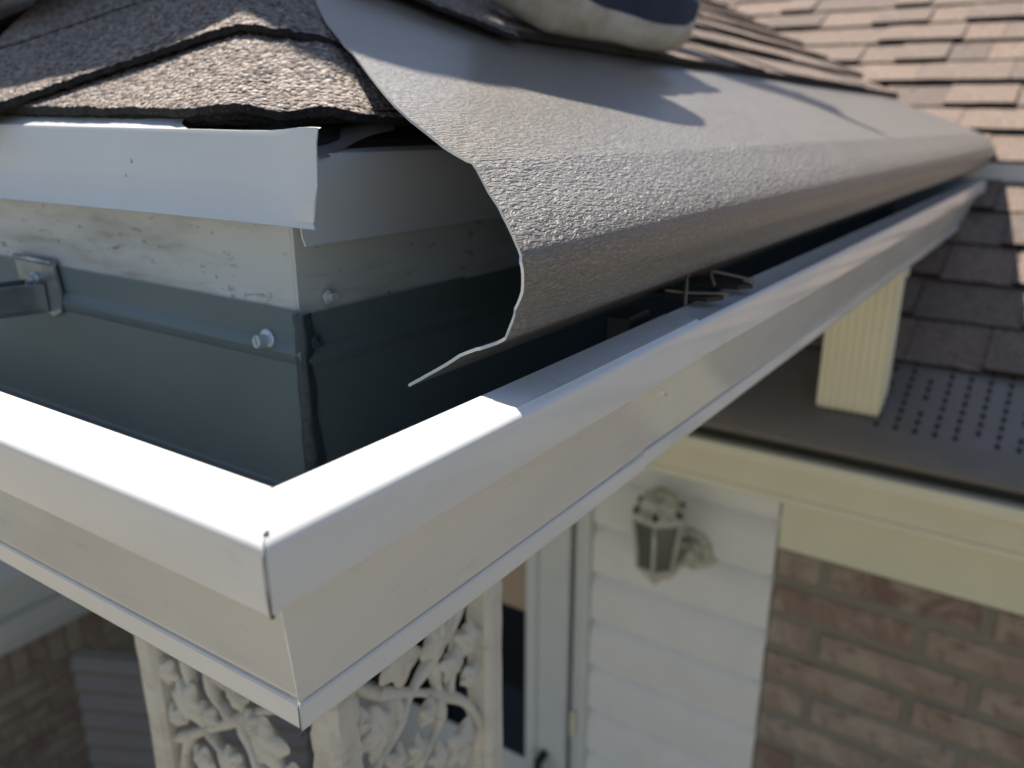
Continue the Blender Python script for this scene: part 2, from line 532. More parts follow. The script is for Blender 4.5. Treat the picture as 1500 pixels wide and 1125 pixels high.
def shingle_mesh(w, d, th, mat='shingle', seed=0, n=5):
    """slab: local x across, y up the slope, z normal; front edge at y=0; slightly ragged front"""
    vs, fs, fm = [], [], []
    xs = [-w / 2 + w * i / n for i in range(n + 1)]
    for i, x in enumerate(xs):
        r = .0016 * vn(seed * 13.7 + i * 1.3, 2.2)
        zt = th + .0008 * vn(seed * 3.1 + i * .9, 7.7)
        vs += [(x, r, 0), (x, r + .001, zt), (x, d, .0015), (x, d, 0)]
    for i in range(n):
        a, b = i * 4, i * 4 + 4
        fs += [[a, b, b + 1, a + 1], [a + 1, b + 1, b + 2, a + 2], [a, a + 3, b + 3, b]]
        fm += [1, 0, 1]
    fs += [[0, 1, 2, 3], [n * 4, n * 4 + 3, n * 4 + 2, n * 4 + 1]]; fm += [1, 1]
    return mk('shingle', vs, fs, [mat, 'asphalt'], fm)
WID = [.085, .11, .135, .16, .19, .22]
SH = [[shingle_mesh(w, .17, th, 'shingle', i * 3 + j) for j, th in enumerate((.0035, .0105))] for i, w in enumerate(WID)]
ang = math.atan(.5)
EXP = .1005
STEP = .035
def main_course(x0, ya, yb, parent, off, stop=None, keep=None):
    y = ya + random.uniform(0, .1)
    last = 0
    while y > yb:
        i = random.randrange(len(WID)); w = WID[i]
        last = 1 - last if random.random() < .75 else last
        yc = y - w / 2
        if keep is None or keep(x0, yc, w):
            o = link('shingle', SH[i][last], parent)
            o.matrix_parent_inverse = Matrix.Identity(4)
            o.location = Vector((x0 + random.uniform(-.002, .002), yc, zM(x0) + .008 + (STEP if x0 > 1.78 else 0))) + off
            o.rotation_euler = (ang - math.radians(2.5), 0, -math.pi / 2)
            o.rotation_mode = 'XYZ'
        y -= w + .0015
def keep_main(x0, yc, w):
    # up-slope of the porch valley only
    ylim = (x0 - 1.906) / .862 + .20
    if zM(x0) < .03: ylim = .46
    return yc < ylim
x0 = mr0 + .005
courses = 0
rest = MB()
while x0 < 3.9:
    d = x0 - 1.3
    ylow = -.20 - .38 * d
    yhi = .5 if zM(x0) < .03 else (x0 - 1.906) / .862 + .25
    main_course(x0, min(yhi, 2.0), ylow, mroof, Vector((0, 0, 0)), keep=keep_main)
    # remaining shingles beyond the frame, one joined part
    y = ylow - .06
    while y > -3.6:
        w = random.choice(WID); th = random.choice((.006, .010)); a1 = ang - math.radians(2.5)
        cs, sn = math.cos(a1), math.sin(a1)
        def P(u, vv, n): return (x0 + vv * cs - n * sn, y - u, zM(x0) + .008 + (STEP if x0 > 1.78 else 0) + vv * sn + n * cs)
        rest.hexa([P(0, 0, 0), P(w, 0, 0), P(w, .17, 0), P(0, .17, 0), P(0, .001, th), P(w, .001, th), P(w, .17, .0015), P(0, .17, .0015)])
        y -= w + .0015
    x0 += EXP
    courses += 1
put('outer_shingles', rest.mesh('outer_shingles', 'shingle'), mroof, kind='stuff').location = (0, 0, 0)

# ------------------------------------------------------------------ porch roof
EX = .142                                    # eave line of the shingles
porch = empty('porch_roof', (.6, .6, -.1), 'hipped porch roof corner with brown hip shingles and dirty white fascia', 'roof')
AP = 2.0
mb = MB()
dz = -.014
A = (EX + .008, EX + .008, zL(EX + .008) + dz); B_ = (AP, AP, zL(AP) + dz)
mb.add([A, (EX + .008, 2 * AP - EX, zL(EX + .008) + dz), B_, (A[0], A[1], A[2] - .02), (EX + .008, 2 * AP - EX, A[2] - .02), (AP, AP, A[2] - .02)],
       [[0, 2, 1], [0, 1, 4, 3]])
xv = lambda y: 1.906 + .862 * y
e1 = (xv(EX) + .1, EX + .008, zR(xv(EX) + .1, EX + .008) + dz)
r1 = (xv(AP) + .1, AP, zR(AP, AP) + dz)
mb.add([A, e1, r1, (AP, AP, zL(AP) + dz)], [[0, 1, 2, 3]])
mb.add([A, (A[0], A[1], A[2] - .02), (e1[0], e1[1], e1[2] - .02), e1], [[0, 1, 2, 3]])
mb.add([(EX + .008, 2 * AP - EX, zL(EX + .008) + dz), (AP, AP, zL(AP) + dz), r1, (r1[0], 2 * AP - EX, .05)], [[0, 1, 2, 3]])
deck = put('roof_deck', mb.mesh('roof_deck', 'asphalt'), porch)

# fascia boards
mb = MB(); mb.bbox((.154, .1546, -.115), (.172, 2.6, .082), .0012)
put('fascia_board', mb.mesh('fascia_board', 'fascia'), porch)
mb = MB()
mb.hexa([(.1546, .1538, -.155), (1.78, .1538, -.155), (1.78, .172, -.155), (.1546, .172, -.155),
         (.1546, .1538, .080), (1.78, .1538, .045), (1.78, .172, .045), (.1546, .172, .080)])
put('fascia_board', mb.mesh('fascia_board', 'fascia'), porch)
mb = MB(); mb.box((.173, .173, -.118), (1.27, 2.6, -.112))
put('porch_soffit', mb.mesh('porch_soffit', 'soffit'), porch)
mb = MB(); mb.box((.175, .175, -.19), (.25, 2.5, -.119)); mb.box((.2505, .175, -.19), (1.27, .25, -.119))
put('porch_beam', mb.mesh('porch_beam', 'cream'), porch)

# drip edges
dl = [(.1262, .0470), (.1278, .0495), (.1312, .0580), (.1335, .0680), (.1350, .0850), (.1362, .0880), (.145, .0915), (.20, .119)]
def dmapL(st, o, z, si, pi):
    curl = math.exp(-((st - .113) / .02) ** 2)
    if pi < 2:
        f_ = min(1, max(.02, (st - .205) / .06)); o = .1362 + (o - .1362) * f_; z = .0880 + (z - .0880) * f_
    pi = 7 - pi
    return (o - (.004 * curl if pi > 1 else .001 * curl) + .0010 * vn(st * 9, pi * .2), st + (.002 * vn(z * 300, 1) if si == 0 else 0), z + .010 * max(0, .5 - st) * (1 if pi < 3 else 0) + (.0022 * curl if pi > 4 else 0))
sts = [.108, .114, .122, .132, .142, .16, .18, .20, .21, .22, .23, .24, .25, .265] + [.30 + .06 * i for i in range(36)]
put('drip_edge', sweep('drip_edge', dl[::-1], -.0007, sts, dmapL, ['drip', 'drip', 'cut']), porch)
dr = [(.1415, .0375), (.1435, .0420), (.1445, .0600), (.1450, .0740), (.1465, .0775), (.16, .0840), (.22, .112)]
def dmapR(st, o, z, si, pi):
    if pi < 2:
        f_ = min(1, max(.05, (st - .16) / .08)); o = .1465 + (o - .1465) * f_; z = .0775 + (z - .0775) * f_
    return (st, o + .0008 * vn(st * 8, 4), z - KS * (st - .15))
put('drip_edge', sweep('drip_edge', dr[::-1], -.0007, [.150 + .05 * i for i in range(33)], lambda st, o, z, si, pi: dmapR(st, o, z, si, pi), ['drip', 'drip', 'cut']), porch)
# torn scrap of drip metal at the corner
vs, fs = [], []
for i in range(9):
    t = i / 8
    x = .146 + .075 * t
    zz = .0865 - .004 * math.sin(t * 5) - .006 * (1 - t) * (1 - t)
    vs += [(x, .1455 + .003 * vn(t * 4, 1), zz - .0030 - .002 * vn(t * 6, 2)), (x + .003, .149, zz + .001), (x + .006, .160, zz + .003)]
for i in range(8):
    a = i * 3
    fs += [[a, a + 3, a + 4, a + 1], [a + 1, a + 4, a + 5, a + 2]]
put('torn_flashing', mk('torn_flashing', vs, fs, 'guard', None, True), porch, label='crumpled torn strip of flashing under the shingle edge')

# hip cap shingles: folded sheets, front edge square to the hip
dl_ = Vector((-1, 1.25, -.5)).normalized()
def cap_point(c, v, off, sink=0.0):
    """c: plan position on the hip; v<0 right slope, v>0 left slope (metres along the sheet)"""
    rid = .010 * math.exp(-(v / .016) ** 2)
    if v >= 0:
        return Vector((c, c, zL(c) + off - rid)) + dl_ * v
    t = -v / 1.66
    x, y = c + 1.25 * t, c - t
    return Vector((x, y, zR(x, y) + (zL(c) - zR(c, c)) * math.exp(-t / .04) + off - rid - sink * min(1.0, t / .03)))
def cap_sheet(front, back, vmin, vmax, off, th, res, seed, mats=('cap', 'asphalt'), lift=0.0, sink=0.0):
    """front/back: functions of v -> hip position"""
    nv = max(4, int((vmax - vmin) / res))
    top, bot = [], []
    nu = max(4, int(.13 * 1.5 / res))
    for j in range(nv + 1):
        v = vmin + (vmax - vmin) * j / nv
        f, b = front(v), back(v)
        for i in range(nu + 1):
            u = i / nu
            c = f + (b - f) * u
            rag = (.0008 * vn(v * 260 + seed, 1.5) + .0010 * vn(v * 60 + seed, 5.5)) * (1 - u) if i == 0 else 0
            p = cap_point(c + rag, v, off + lift * (1 - u) ** 2 * (1 + .4 * vn(v * 14 + seed, 3.1)), sink)
            g = .00045 * (hsh(i + seed, j) - .5) * 2 + .0006 * vn(p.x * 45, p.y * 45)
            top.append(p + Vector((0, 0, th + g)))
            bot.append(p + Vector((0, 0, (.0005 * vn(v * 300, seed)) if i == 0 else 0)))
    n = len(top)
    W = nu + 1
    fs, fm, sm = [], [], []
    for j in range(nv):
        for i in range(nu):
            a = j * W + i
            fs.append([a, a + W, a + W + 1, a + 1]); fm.append(0); sm.append(True)
        fs.append([j * W, n + j * W, n + (j + 1) * W, (j + 1) * W]); fm.append(1); sm.append(False)
        a, b = j * W + nu, (j + 1) * W + nu
        fs.append([a, b, n + b, n + a]); fm.append(1); sm.append(False)
    for i in range(nu):
        fs.append([i, i + 1, n + i + 1, n + i]); fm.append(1); sm.append(False)
        a = nv * W + i
        fs.append([a, n + a, n + a + 1, a + 1]); fm.append(1); sm.append(False)
    # underside as coarse strip
    for j in range(nv):
        fs.append([n + j * W, n + j * W + nu, n + (j + 1) * W + nu, n + (j + 1) * W]); fm.append(1); sm.append(False)
    return mk('hip_cap', top + bot, fs, list(mats), fm, sm)
def eave_front(e):
    def f(v):
        tip = .016 * math.exp(-(v / .022) ** 2)
        if v >= 0: return e + tip + .596 * v
        return e + tip + (-v / 1.66)
    return f
# starter course and first field course under the caps, trimmed at the eave
put('starter_shingle', cap_sheet(eave_front(.150), lambda v: .36, -.17, .36, -.009, .0035, .006, 31, ('asphalt', 'asphalt')), porch)
put('field_shingle', cap_sheet(eave_front(.1465), lambda v: .40, -.16, .42, -.0055, .0042, .004, 17, lift=.001), porch)
put('hip_cap', cap_sheet(lambda v: min(eave_front(.1425)(v), .262), lambda v: .30, -.155, .200, -.0008, .0040, .0019, 3, lift=.0010, sink=.006), porch)
cs_ = [.234, .332, .425] + [.51 + .085 * i for i in range(17)]
for i, c in enumerate(cs_):
    put('hip_cap', cap_sheet((lambda v, c=c: c), (lambda v, c=c: c + .105), (-.10, -.172, -.15)[min(i, 2)], .225, .0048, .0038, .0019 if i < 2 else .006, 11 + i * 5, lift=.0012, sink=.012 if i == 0 else -.010), porch)
# left slope field shingles beyond the caps
LA = [[shingle_mesh(w, .17, th, 'cap', 50 + i * 3 + j) for j, th in enumerate((.006, .009))] for i, w in enumerate(WID)]
rest = MB()
x0 = EX + .10
rowi = 0
while x0 < AP - .08:
    y = max(.46, x0 + .16 + .2)
    yend = 2 * AP - x0 - .05
    while y < yend:
        i = random.randrange(len(WID)); w = WID[i]
        if y < .75 and x0 < .60:
            o = link('shingle', LA[i][random.randrange(2)], deck)
            o.location = (x0, y + w / 2, zL(x0) + .004)
            o.rotation_euler = (ang - math.radians(2.5), 0, -math.pi / 2)
        else:
            th = random.choice((.006, .009)); a1 = ang - math.radians(2.5); cs, sn = math.cos(a1), math.sin(a1)
            def P(u, vv, n): return (x0 + vv * cs - n * sn, y + w - u, zL(x0) + .004 + vv * sn + n * cs)
            rest.hexa([P(0, 0, 0), P(w, 0, 0), P(w, .17, 0), P(0, .17, 0), P(0, .001, th), P(w, .001, th), P(w, .17, .0015), P(0, .17, .0015)])
        y += w + .0015
    x0 += EXP
# right slope shingles
angR = math.atan(.45)
SHR = [[shingle_mesh(w, .17, th, 'shingle', 90 + i * 3 + j) for j, th in enumerate((.006, .009))] for i, w in enumerate(WID)]
y0 = .243
ri = 0
while y0 < AP - .05:
    x = .50 + 1.05 * (y0 - .243) - .06 if ri == 0 else max(.46, y0 + .20)
    if ri == 0: x = .462
    xe = 1.906 + .862 * (y0 + .06) + .05
    while x < xe:
        i = random.randrange(len(WID)); w = WID[i]
        if x < 2.3 and ri < 5:
            o = link('shingle', SHR[i][random.randrange(2)], deck)
            o.location = (x + w / 2, y0 + random.uniform(-.002, .002), zR(x + w / 2, y0) + .0145)
            o.rotation_euler = (angR - math.radians(2.5), math.atan(KS), 0)
        else:
            th = random.choice((.006, .009)); a1 = angR - math.radians(2.5); cs, sn = math.cos(a1), math.sin(a1)
            def P(u, vv, n): return (x + u, y0 + vv * cs - n * sn, zR(x + u, y0) + .0145 + vv * sn + n * cs)
            rest.hexa([P(0, 0, 0), P(w, 0, 0), P(w, .17, 0), P(0, .17, 0), P(0, .001, th), P(w, .001, th), P(w, .17, .0015), P(0, .17, .0015)])
        x += w + .0015
    y0 += EXP
    ri += 1
put('outer_shingles', rest.mesh('outer_shingles', 'shingle'), deck, kind='stuff')
# pale flashing where the porch roof runs into the main roof
mb = MB(); mb.hexa([(1.826, -4, zM(1.826) - .005), (4.6, -4, zM(4.6) - .005), (4.6, 5, zM(4.6) - .005), (1.826, 5, zM(1.826) - .005),
         (1.826, -4, zM(1.826) + STEP - .003), (4.6, -4, zM(4.6) + STEP - .003), (4.6, 5, zM(4.6) + STEP - .003), (1.826, 5, zM(1.826) + STEP - .003)])
put('raised_deck', mb.mesh('raised_deck', 'asphalt'), mroof)
mb = MB(); mb.bbox((1.8175, -2.5, zM(1.8175) - .004), (1.8245, .30, zM(1.8175) + STEP + .004), .001)
link('flashing_strip', mb.mesh('flashing_strip', 'drip'), label='pale metal drip flashing under the upper shingles beyond the gutter end', cat='flashing')

# ------------------------------------------------------------------ white corner gutter
def arc(cx, cz, r, a0, a1, n=5):
    return [(cx + r * math.cos(math.radians(a0 + (a1 - a0) * i / n)), cz + r * math.sin(math.radians(a0 + (a1 - a0) * i / n))) for i in range(n + 1)]
H = .092
prof = [(.0215, -.0100), (.0228, -.0022)] + arc(.0216, -.0014, .0014, 10, 90, 3) + arc(.0034, -.0034, .0034, 90, 180, 6) \
    + [(.0002, -.0120)] + arc(.0018, -.0196, .0016, 180, 265, 4) + [(.0080, -.0214), (.0100, -.0222), (.0118, -.0250), (.0142, -.0310), (.0175, -.0405), (.0208, -.0505), (.0240, -.0605), (.0272, -.0705), (.0297, -.0790)] \
    + [(.0318, -.0796), (.0320, -.0803), (.0296, -.0805), (.0290, -.0812), (.0288, -.0890)] + arc(.0318, -.0896, .0024, 180, 270, 4) + [(.08, -.0922), (.150, -.0922)] + arc(.1515, -.0900, .0022, 270, 360, 4) \
    + [(.1537, -.022), (.1518, -.0195), (.1508, -.0160), (.1520, -.0125), (.1537, -.0100), (.1537, .0058)]
# flat list goes lip -> front -> bottom -> back; interior is on the left side of travel
gutter = empty('corner_gutter', (.1, .1, -.092), 'white box-mitred gutter wrapping the porch corner, dark slate inside', 'gutter')
def wav(s, pi): return .0009 * vn(s * 7.0, 1.7) + .00035 * vn(s * 21, pi * .15)
def mapR(x0, grow=0.0, drop=0.0, gap=0.0):
    def f(st, o, z, si, pi):
        if st is None: x = o + gap
        else: x = st
        w = wav(x, pi) if 2 < pi < 30 else 0
        gz = z * (1 + grow * 12) if z < 0 else z + grow
        return (x, o - grow + w, gz - KS * x - drop)
    return f
def mapL(gap=0.0, out=0.0):
    def f(st, o, z, si, pi):
        y = o + gap if st is None else st
        w = wav(y + 40, pi) if 2 < pi < 30 else 0
        q = 1.0 if (z > -.0205 and o < .012) else .25
        if st is None: y = o + gap * q
        return (o + w - out * q, y, z - out * .8 * q)
    return f
srun = [.16 + .04 * i for i in range(4)]
# corner mitre pieces: left leg, right leg; right run nested inside the right leg
meL = sweep('gutter_left_leg', prof, .0007, [None] + [.16 + .05 * i for i in range(48)], mapL(-.0009, .0011), ['white', 'slate', 'white'])
put('gutter_left_leg', meL, gutter, label='left gutter leg, lip in full sun')
meR = sweep('gutter_corner_leg', prof, .0007, [None, .16, .19, .22, .25, .2855], mapR(0, .0006, 0, -.0006), ['white', 'slate', 'white'])
put('gutter_corner_leg', meR, gutter, label='right corner leg, lip half shaded by the guard')
meR2 = sweep('gutter_right_run', prof, .0007, [.262 + .04 * i for i in range(36)] + [1.69], mapR(0, -.0004, .0006), ['white', 'slate', 'white'])
put('gutter_right_run', meR2, gutter, label='long right gutter run reaching the main roof')
# end cap
oc = [(p[0], p[1]) for p in prof[4:-1]]
mb = MB(); mb.prism([(o, z - KS * 1.69 - .0006) for o, z in oc], 'x', 1.6895, 1.6925)
put('end_cap', mb.mesh('end_cap', 'white'), gutter)
# dirty mitre seam on the outside corner
for pts, rr in (([(-.0012, -.0010, -.0035), (-.0016, -.0013, -.008), (-.0014, -.0012, -.014), (-.0010, -.0012, -.0195), (.0006, .0002, -.0218)], [.0002, .00018, .00025, .0003, .0007]),
                ([(.0284, .0282, -.0815), (.0284, .0280, -.086), (.0284, .0280, -.0905), (.0296, .0292, -.0932)], [.0002, .0002, .0003, .0008]),
                ([(.0014, .0018, .0003), (.0026, .0018, .0004), (.0034, .0020, .0003)], [.0003, .0005, .0003])):
    b = MB(); b.tube(catmull(pts, 3), [x for x in rr for _ in range(3)][:len(catmull(pts, 3))], 8)
    put('mitre_seam', b.mesh('mitre_seam', 'sealant'), gutter)
# sealant in the inside corner
vs, fs = [], []
n = 26
for i in range(n):
    t = i / (n - 1)
    z = .004 - .094 * t
    w1 = .0028 + .0012 * vn(t * 9, 1)
    w2 = .010 + .004 * vn(t * 7, 4) - .004 * t
    b = .1525
    for a in range(7):
        q = a / 6
        x = (b - .0012 - .0016 * math.sin(q * math.pi) * (1 + .6 * vn(t * 16, q * 4))) if q < .5 else b - .0014 + (q - .5) * 2 * w2
        y = (b + w1 * (1 - q * 2)) if q < .5 else b - .0022 - .0016 * math.sin(q * math.pi) * (1 + .6 * vn(t * 16, q * 4))
        vs.append((x + .0002, y, z))
for i in range(n - 1):
    for a in range(6):
        k0 = i * 7 + a
        fs.append([k0, k0 + 1, k0 + 8, k0 + 7])
put('corner_sealant', mk('corner_sealant', vs, fs, 'sealant', None, True), gutter, label='dark smeared sealant down the inside corner')
# screws
def screw(name, loc, nrm, r, mat='screw', slot=True, label=None):
    nrm = Vector(nrm).normalized()
    q = nrm.to_track_quat('Z', 'Y')
    b = MB()
    ring = [(0, 0)]
    for (rr, zz) in ((r, 0), (r, .0008), (r * .8, .0013)):
        pass
    def lathe(prof_, n):
        vs = []
        for (rr, zz) in prof_:
            for j in range(n):
                w = 2 * math.pi * j / n
                vs.append((rr * math.cos(w), rr * math.sin(w), zz))
        fs = [[i * n + j, i * n + (j + 1) % n, (i + 1) * n + (j + 1) % n, (i + 1) * n + j] for i in range(len(prof_) - 1) for j in range(n)]
        fs.append(list(range((len(prof_) - 1) * n, len(prof_) * n)))
        b.add(vs, fs)
    lathe([(r * 1.0, -.0005), (r * 1.02, .0006), (r * .85, .0012), (r * .60, .0014)], 20)
    h = r * .95
    for sg in (-1, 1):
        o_ = [(r * .10 * sg, -r * .58), (r * .56 * sg, -r * .34), (r * .60 * sg, r * .30), (r * .10 * sg, r * .58)]
        if sg < 0: o_ = o_[::-1]
        b.prism(o_, 'z', .001, .001 + h + (.0004 if sg > 0 else 0))
    b.box((-r * .1, -r * .5, .001), (r * .1, r * .5, .001 + h * .5))
    me = b.mesh('screw', mat)
    me.transform(Matrix.Translation(Vector(loc)) @ q.to_matrix().to_4x4() @ Matrix.Rotation(.5, 4, 'Z'))
    put(name, me, gutter, label=label)
screw('screw', (.1520, .176, -.0125), (-1, .06, .12), .0058, label='slotted hex screw in the gutter back')
screw('screw', (.1725, .1520, .0088), (0, -1, 0), .0036, 'fascia')
screw('screw', (.1600, .1500, -.0110), (-.2, -1, 0), .0034, 'sealant', label='screw smeared over with sealant')
screw('rivet', (.286 - .03, .0085, -.0325 - KS * .25), (0, -1, -.6), .0024, 'white')

# hidden hanger crossing the left leg
hang = empty('gutter_hanger', (.15, .38, 0), 'galvanised hanger bracket screwed to the gutter back at far left', 'hanger')
mb = MB()
outl = [(.362, .0075), (.3585, -.013), (.362, -.0225), (.372, -.0265), (.404, -.012), (.407, .0075)]
mb.prism(outl, 'x', .1492, .1508)
put('back_plate', mb.mesh('back_plate', 'galv'), hang)
mb = MB(); mb.tube([(.1500, .3625, .0080), (.1500, .4065, .0080)], .0022, 10)
put('rolled_hook', mb.mesh('rolled_hook', 'galv'), hang)
mb = MB()
for (ya, yb, za, zb) in ((.3745, .3765, -.0225, -.0060), (.3975, .3995, -.0225, -.0060), (.3745, .3995, -.0242, -.0226)):
    mb.hexa([(.022, ya, za + .012), (.1485, ya, za), (.1485, yb, za), (.022, yb, za + .012), (.022, ya, zb + .008), (.1485, ya, zb), (.1485, yb, zb), (.022, yb, zb + .008)])
put('channel_arm', mb.mesh('channel_arm', 'galv'), hang)
mb = MB(); mb.cyl((.1492, .384, -.0035), (.1470, .384, -.0035), .0042, .0038, 12); mb.cyl((.1470, .384, -.0035), (.1440, .384, -.0035), .0026, .0024, 6)
put('screw', mb.mesh('screw', 'screw'), hang)

# ------------------------------------------------------------------ gutter guard hood
Z0 = .0028
hp = catmull([(.0585, -.0060), (.0500, -.0005), (.0420, .0045), (.0300, .0125), (.0215, .0160), (.0150, .0205), (.0105, .0290), (.0072, .0355), (.0060, .0420), (.0066, .0480), (.0095, .0540), (.0170, .0620), (.0270, .0695)], 3)
hp = [(y, z + Z0) for y, z in hp] + [(.0365, .0762 + Z0), (.0392, .0783 + Z0), (.0420, .0788 + Z0)]
yy = .0420
zz = hp[-1][1]
for y in (.048, .055, .07, .085, .10, .115, .13, .15, .17, .185, .20, .21, .235, .26, .29, .34):
    hp.append((y, zz + .335 * (min(y, .2) - yy) + .45 * max(0, y - .2)))
CUT = [(0, .1225), (.007, .123), (.017, .128), (.039, .140), (.061, .147), (.084, .159), (.104, .172), (.168, .222), (.233, .264), (.274, .296), (.34, .352)]
def interp(tab, x):
    for (a, b), (c, d) in zip(tab, tab[1:]):
        if x <= c: return b + (d - b) * max(0, (x - a)) / (c - a)
    return tab[-1][1]
def hmap(st, o, z, si, pi):
    xc = interp(CUT, o) + .0007 * vn(pi * .9, 3) + .0004 * vn(pi * 2.3, 8)
    if pi < 12: xc = .1235 - .002 * (pi < 2) + .0006 * vn(pi * 1.1, 6)
    xe = 1.835 + (o - .007) * 1.1
    x = xc + (xe - xc) * st
    w = .0012 * vn(x * 5 + 3, o * 20) if o > .03 else .0006 * vn(x * 6 + 3, 2)
    return (x, o, z - KS * x + w)
sts = [0, .004, .01, .02, .035, .05, .07, .09, .115, .14, .17, .2, .24, .28, .33, .38, .44, .5, .57, .65, .74, .84, .92, 1.0]
meH = sweep('gutter_guard', hp, .0012, sts, hmap, ['hood', 'hood', 'cut'])
hood = empty('gutter_guard', (.5, .05, .05), 'embossed taupe metal gutter guard with ragged cut end over right gutter', 'gutter guard')
put('guard_sheet', meH, hood)
# clips between guard and lip
for i, (x, y) in enumerate(((.330, .016), (.374, .014))):
    cl = empty('guard_clip', (x, y, -.006), ('nearer' if i == 0 else 'farther') + ' black clip with bent brown wire between guard and gutter lip', 'clip', 'clips under the gutter guard')
    b = MB()
    zt = .0012 - KS * x
    b.prism([(x - .018, y + .045), (x - .010, y - .004), (x + .000, y - .010), (x + .006, y - .004), (x + .012, y + .045)], 'z', zt + .0015, zt + .004)
    put('tongue', b.mesh('tongue', 'black'), cl)
    b = MB()
    if i == 0: b.tube(catmull([(x - .022, y + .016, zt + .008), (x - .010, y + .006, zt + .0055), (x + .001, y - .008, zt + .0047), (x + .004, y - .011, zt + .0042)], 4), .0009, 6)
    else: b.tube(catmull([(x - .016, y + .008, zt + .004), (x - .012, y + .012, zt + .011), (x - .004, y + .004, zt + .009), (x + .006, y - .009, zt + .005)], 4), .0009, 6)
    if i == 0: b.tube([(x - .021, y + .004, zt + .0012), (x - .006, y + .010, zt + .0140), (x + .012, y + .014, zt + .0195)], .0010, 6)
    put('wire', b.mesh('wire', 'wire'), cl)
# little dark bracket block further in
mb = MB(); mb.bbox((.262, .030, -.02), (.286, .044, -.004), .001)
put('bracket_block', mb.mesh('bracket_block', 'black'), hood)

# ------------------------------------------------------------------ downspout
ds = empty('downspout', (1.21, .093, -.36), 'cream corrugated downspout dropping from the right gutter onto the lower guard', 'downspout')
b = MB()
def ring_spout(cx, cy, hx, hy, n=7, amp=.0028):
    pts = []
    # corrugated along each side
    corners = [(-hx, -hy), (hx, -hy), (hx, hy), (-hx, hy)]
    for s_ in range(4):
        (ax, ay), (bx, by) = corners[s_], corners[(s_ + 1) % 4]
        L = math.hypot(bx - ax, by - ay); nx, ny = (by - ay) / L, -(bx - ax) / L
        m = n * 6
        for i in range(m):
            t = (i + .5) / m
            a = amp * (.5 - .5 * math.cos(2 * math.pi * t * n)) * (1 if .03 < t < .97 else 0)
            pts.append((cx + ax + (bx - ax) * t - nx * a, cy + ay + (by - ay) * t - ny * a))
    return pts
spx, spy, hx, hy = 1.213, .094, .026, .047
ring = ring_spout(spx, spy, hx, hy, 8)
n = len(ring)
vs, fs = [], []
levels = [-.10 - KS * 1.2, -.20, -.345, -.352, -.362]
for li, z in enumerate(levels):
    for (x, y) in ring:
        zz = z if li < 3 else max(z, zM(x) + .012)
        if li == 4: zz = zM(x) + .010
        if li == 3: zz = zM(x) + .016
        gx = 1.0 - (.06 if li == 4 else 0)
        vs.append((spx + (x - spx) * gx, spy + (y - spy) * gx, zz))
for li in range(4):
    for j in range(n):
        fs.append([li * n + j, (li + 1) * n + j, (li + 1) * n + (j + 1) % n, li * n + (j + 1) % n])
fs.append(list(range(4 * n, 5 * n))[::-1])
put('corrugated_pipe', mk('corrugated_pipe', vs, fs, 'cream', None, False), ds)
mb = MB(); mb.bbox((spx - hx - .004, spy - hy - .004, -.098 - KS * 1.2 - .022), (spx + hx + .004, spy + hy + .004, -.0935 - KS * 1.2), .001)
put('outlet_collar', mb.mesh('outlet_collar', 'cream'), ds)

# ------------------------------------------------------------------ lower gutter with perforated guard
LX, LZ = 1.130, -.430
lg = empty('lower_gutter', (LX + .07, -.4, LZ - .092), 'cream gutter along the main eave under the perforated guard', 'gutter')
def mapLow(st, o, z, si, pi): return (LX + o, st, LZ + z)
put('gutter_trough', sweep('gutter_trough', prof, .0007, [-4, -1.2, -.6, -.2, 0, .2, .4, .8, 1.6, 2.6], mapLow, ['cream', 'cream', 'cream']), lg)
pg = empty('perforated_guard', (1.23, -.4, -.35), 'dark brown perforated gutter guard in the shade of the porch gutter', 'gutter guard')
gp = [(LX + .050, LZ + .010), (LX + .022, LZ + .014), (LX + .012, LZ + .020), (LX + .0095, LZ + .028), (LX + .014, LZ + .036), (LX + .026, zM(LX + .026) + .004), (LX + .055, zM(LX + .055) + .004), (1.345, zM(1.345) + .004)]
put('guard_sheet', sweep('perforated_guard', gp, .0008, [-4, -1.2, -.6, -.2, 0, .2, .4, .8, 1.6, 2.6], lambda st, o, z, si, pi: (o, st, z), ['guard', 'guard', 'guard']), pg)
# perforations: rows of slots in the sheet
hol = MB()
r_ = 0
y = .048
while y > -.75:
    grp = 0
    x = LX + .046
    while x < 1.312:
        if hsh(round(y * 1000), grp) > .06:
            a = zM(x) + .0062
            jx = .0012 * (hsh(y * 77, x * 91) - .5)
            hol.add([(x + jx, y - .0030, a), (x + jx + .0085, y - .0030, a + .00425), (x + jx + .0085, y + .0030, a + .00425), (x + jx, y + .0030, a)], [[0, 1, 2, 3]])
        x += .0165
        grp += 1
    y -= .027
put('perforations', hol.mesh('perforations', 'hole'), pg, kind='stuff')

# ------------------------------------------------------------------ door and sidelight on the house wall
door = empty('entry_door', (WX, .70, FLOOR), 'white glazed entry door with tan blind behind the porch column', 'door')
mb = MB(); mb.bbox((WX - .012, .606, FLOOR), (WX + .03, .622, -.6755), .002)
put('door_casing', mb.mesh('door_casing', 'door'), door)
mb = MB(); mb.box((WX + .035, .604, FLOOR), (WX + .045, .90, -.50))  # black sheet behind the stiles; shade of the door gaps put into colour
put('gap_backing', mb.mesh('gap_backing', 'hole'), door)
mb = MB(); mb.bbox((WX - .004, .640, FLOOR), (WX + .03, .722, -.6755), .003)
put('stile', mb.mesh('stile', 'door'), door)
mb = MB(); mb.bbox((WX - .010, .722, FLOOR), (WX + .03, .752, -.6755), .003)
put('stile', mb.mesh('stile', 'door'), door)
mb = MB(); mb.box((WX + .006, .752, -1.03), (WX + .012, 1.30, -.6755)); put('blind', mb.mesh('blind', 'blind'), door)
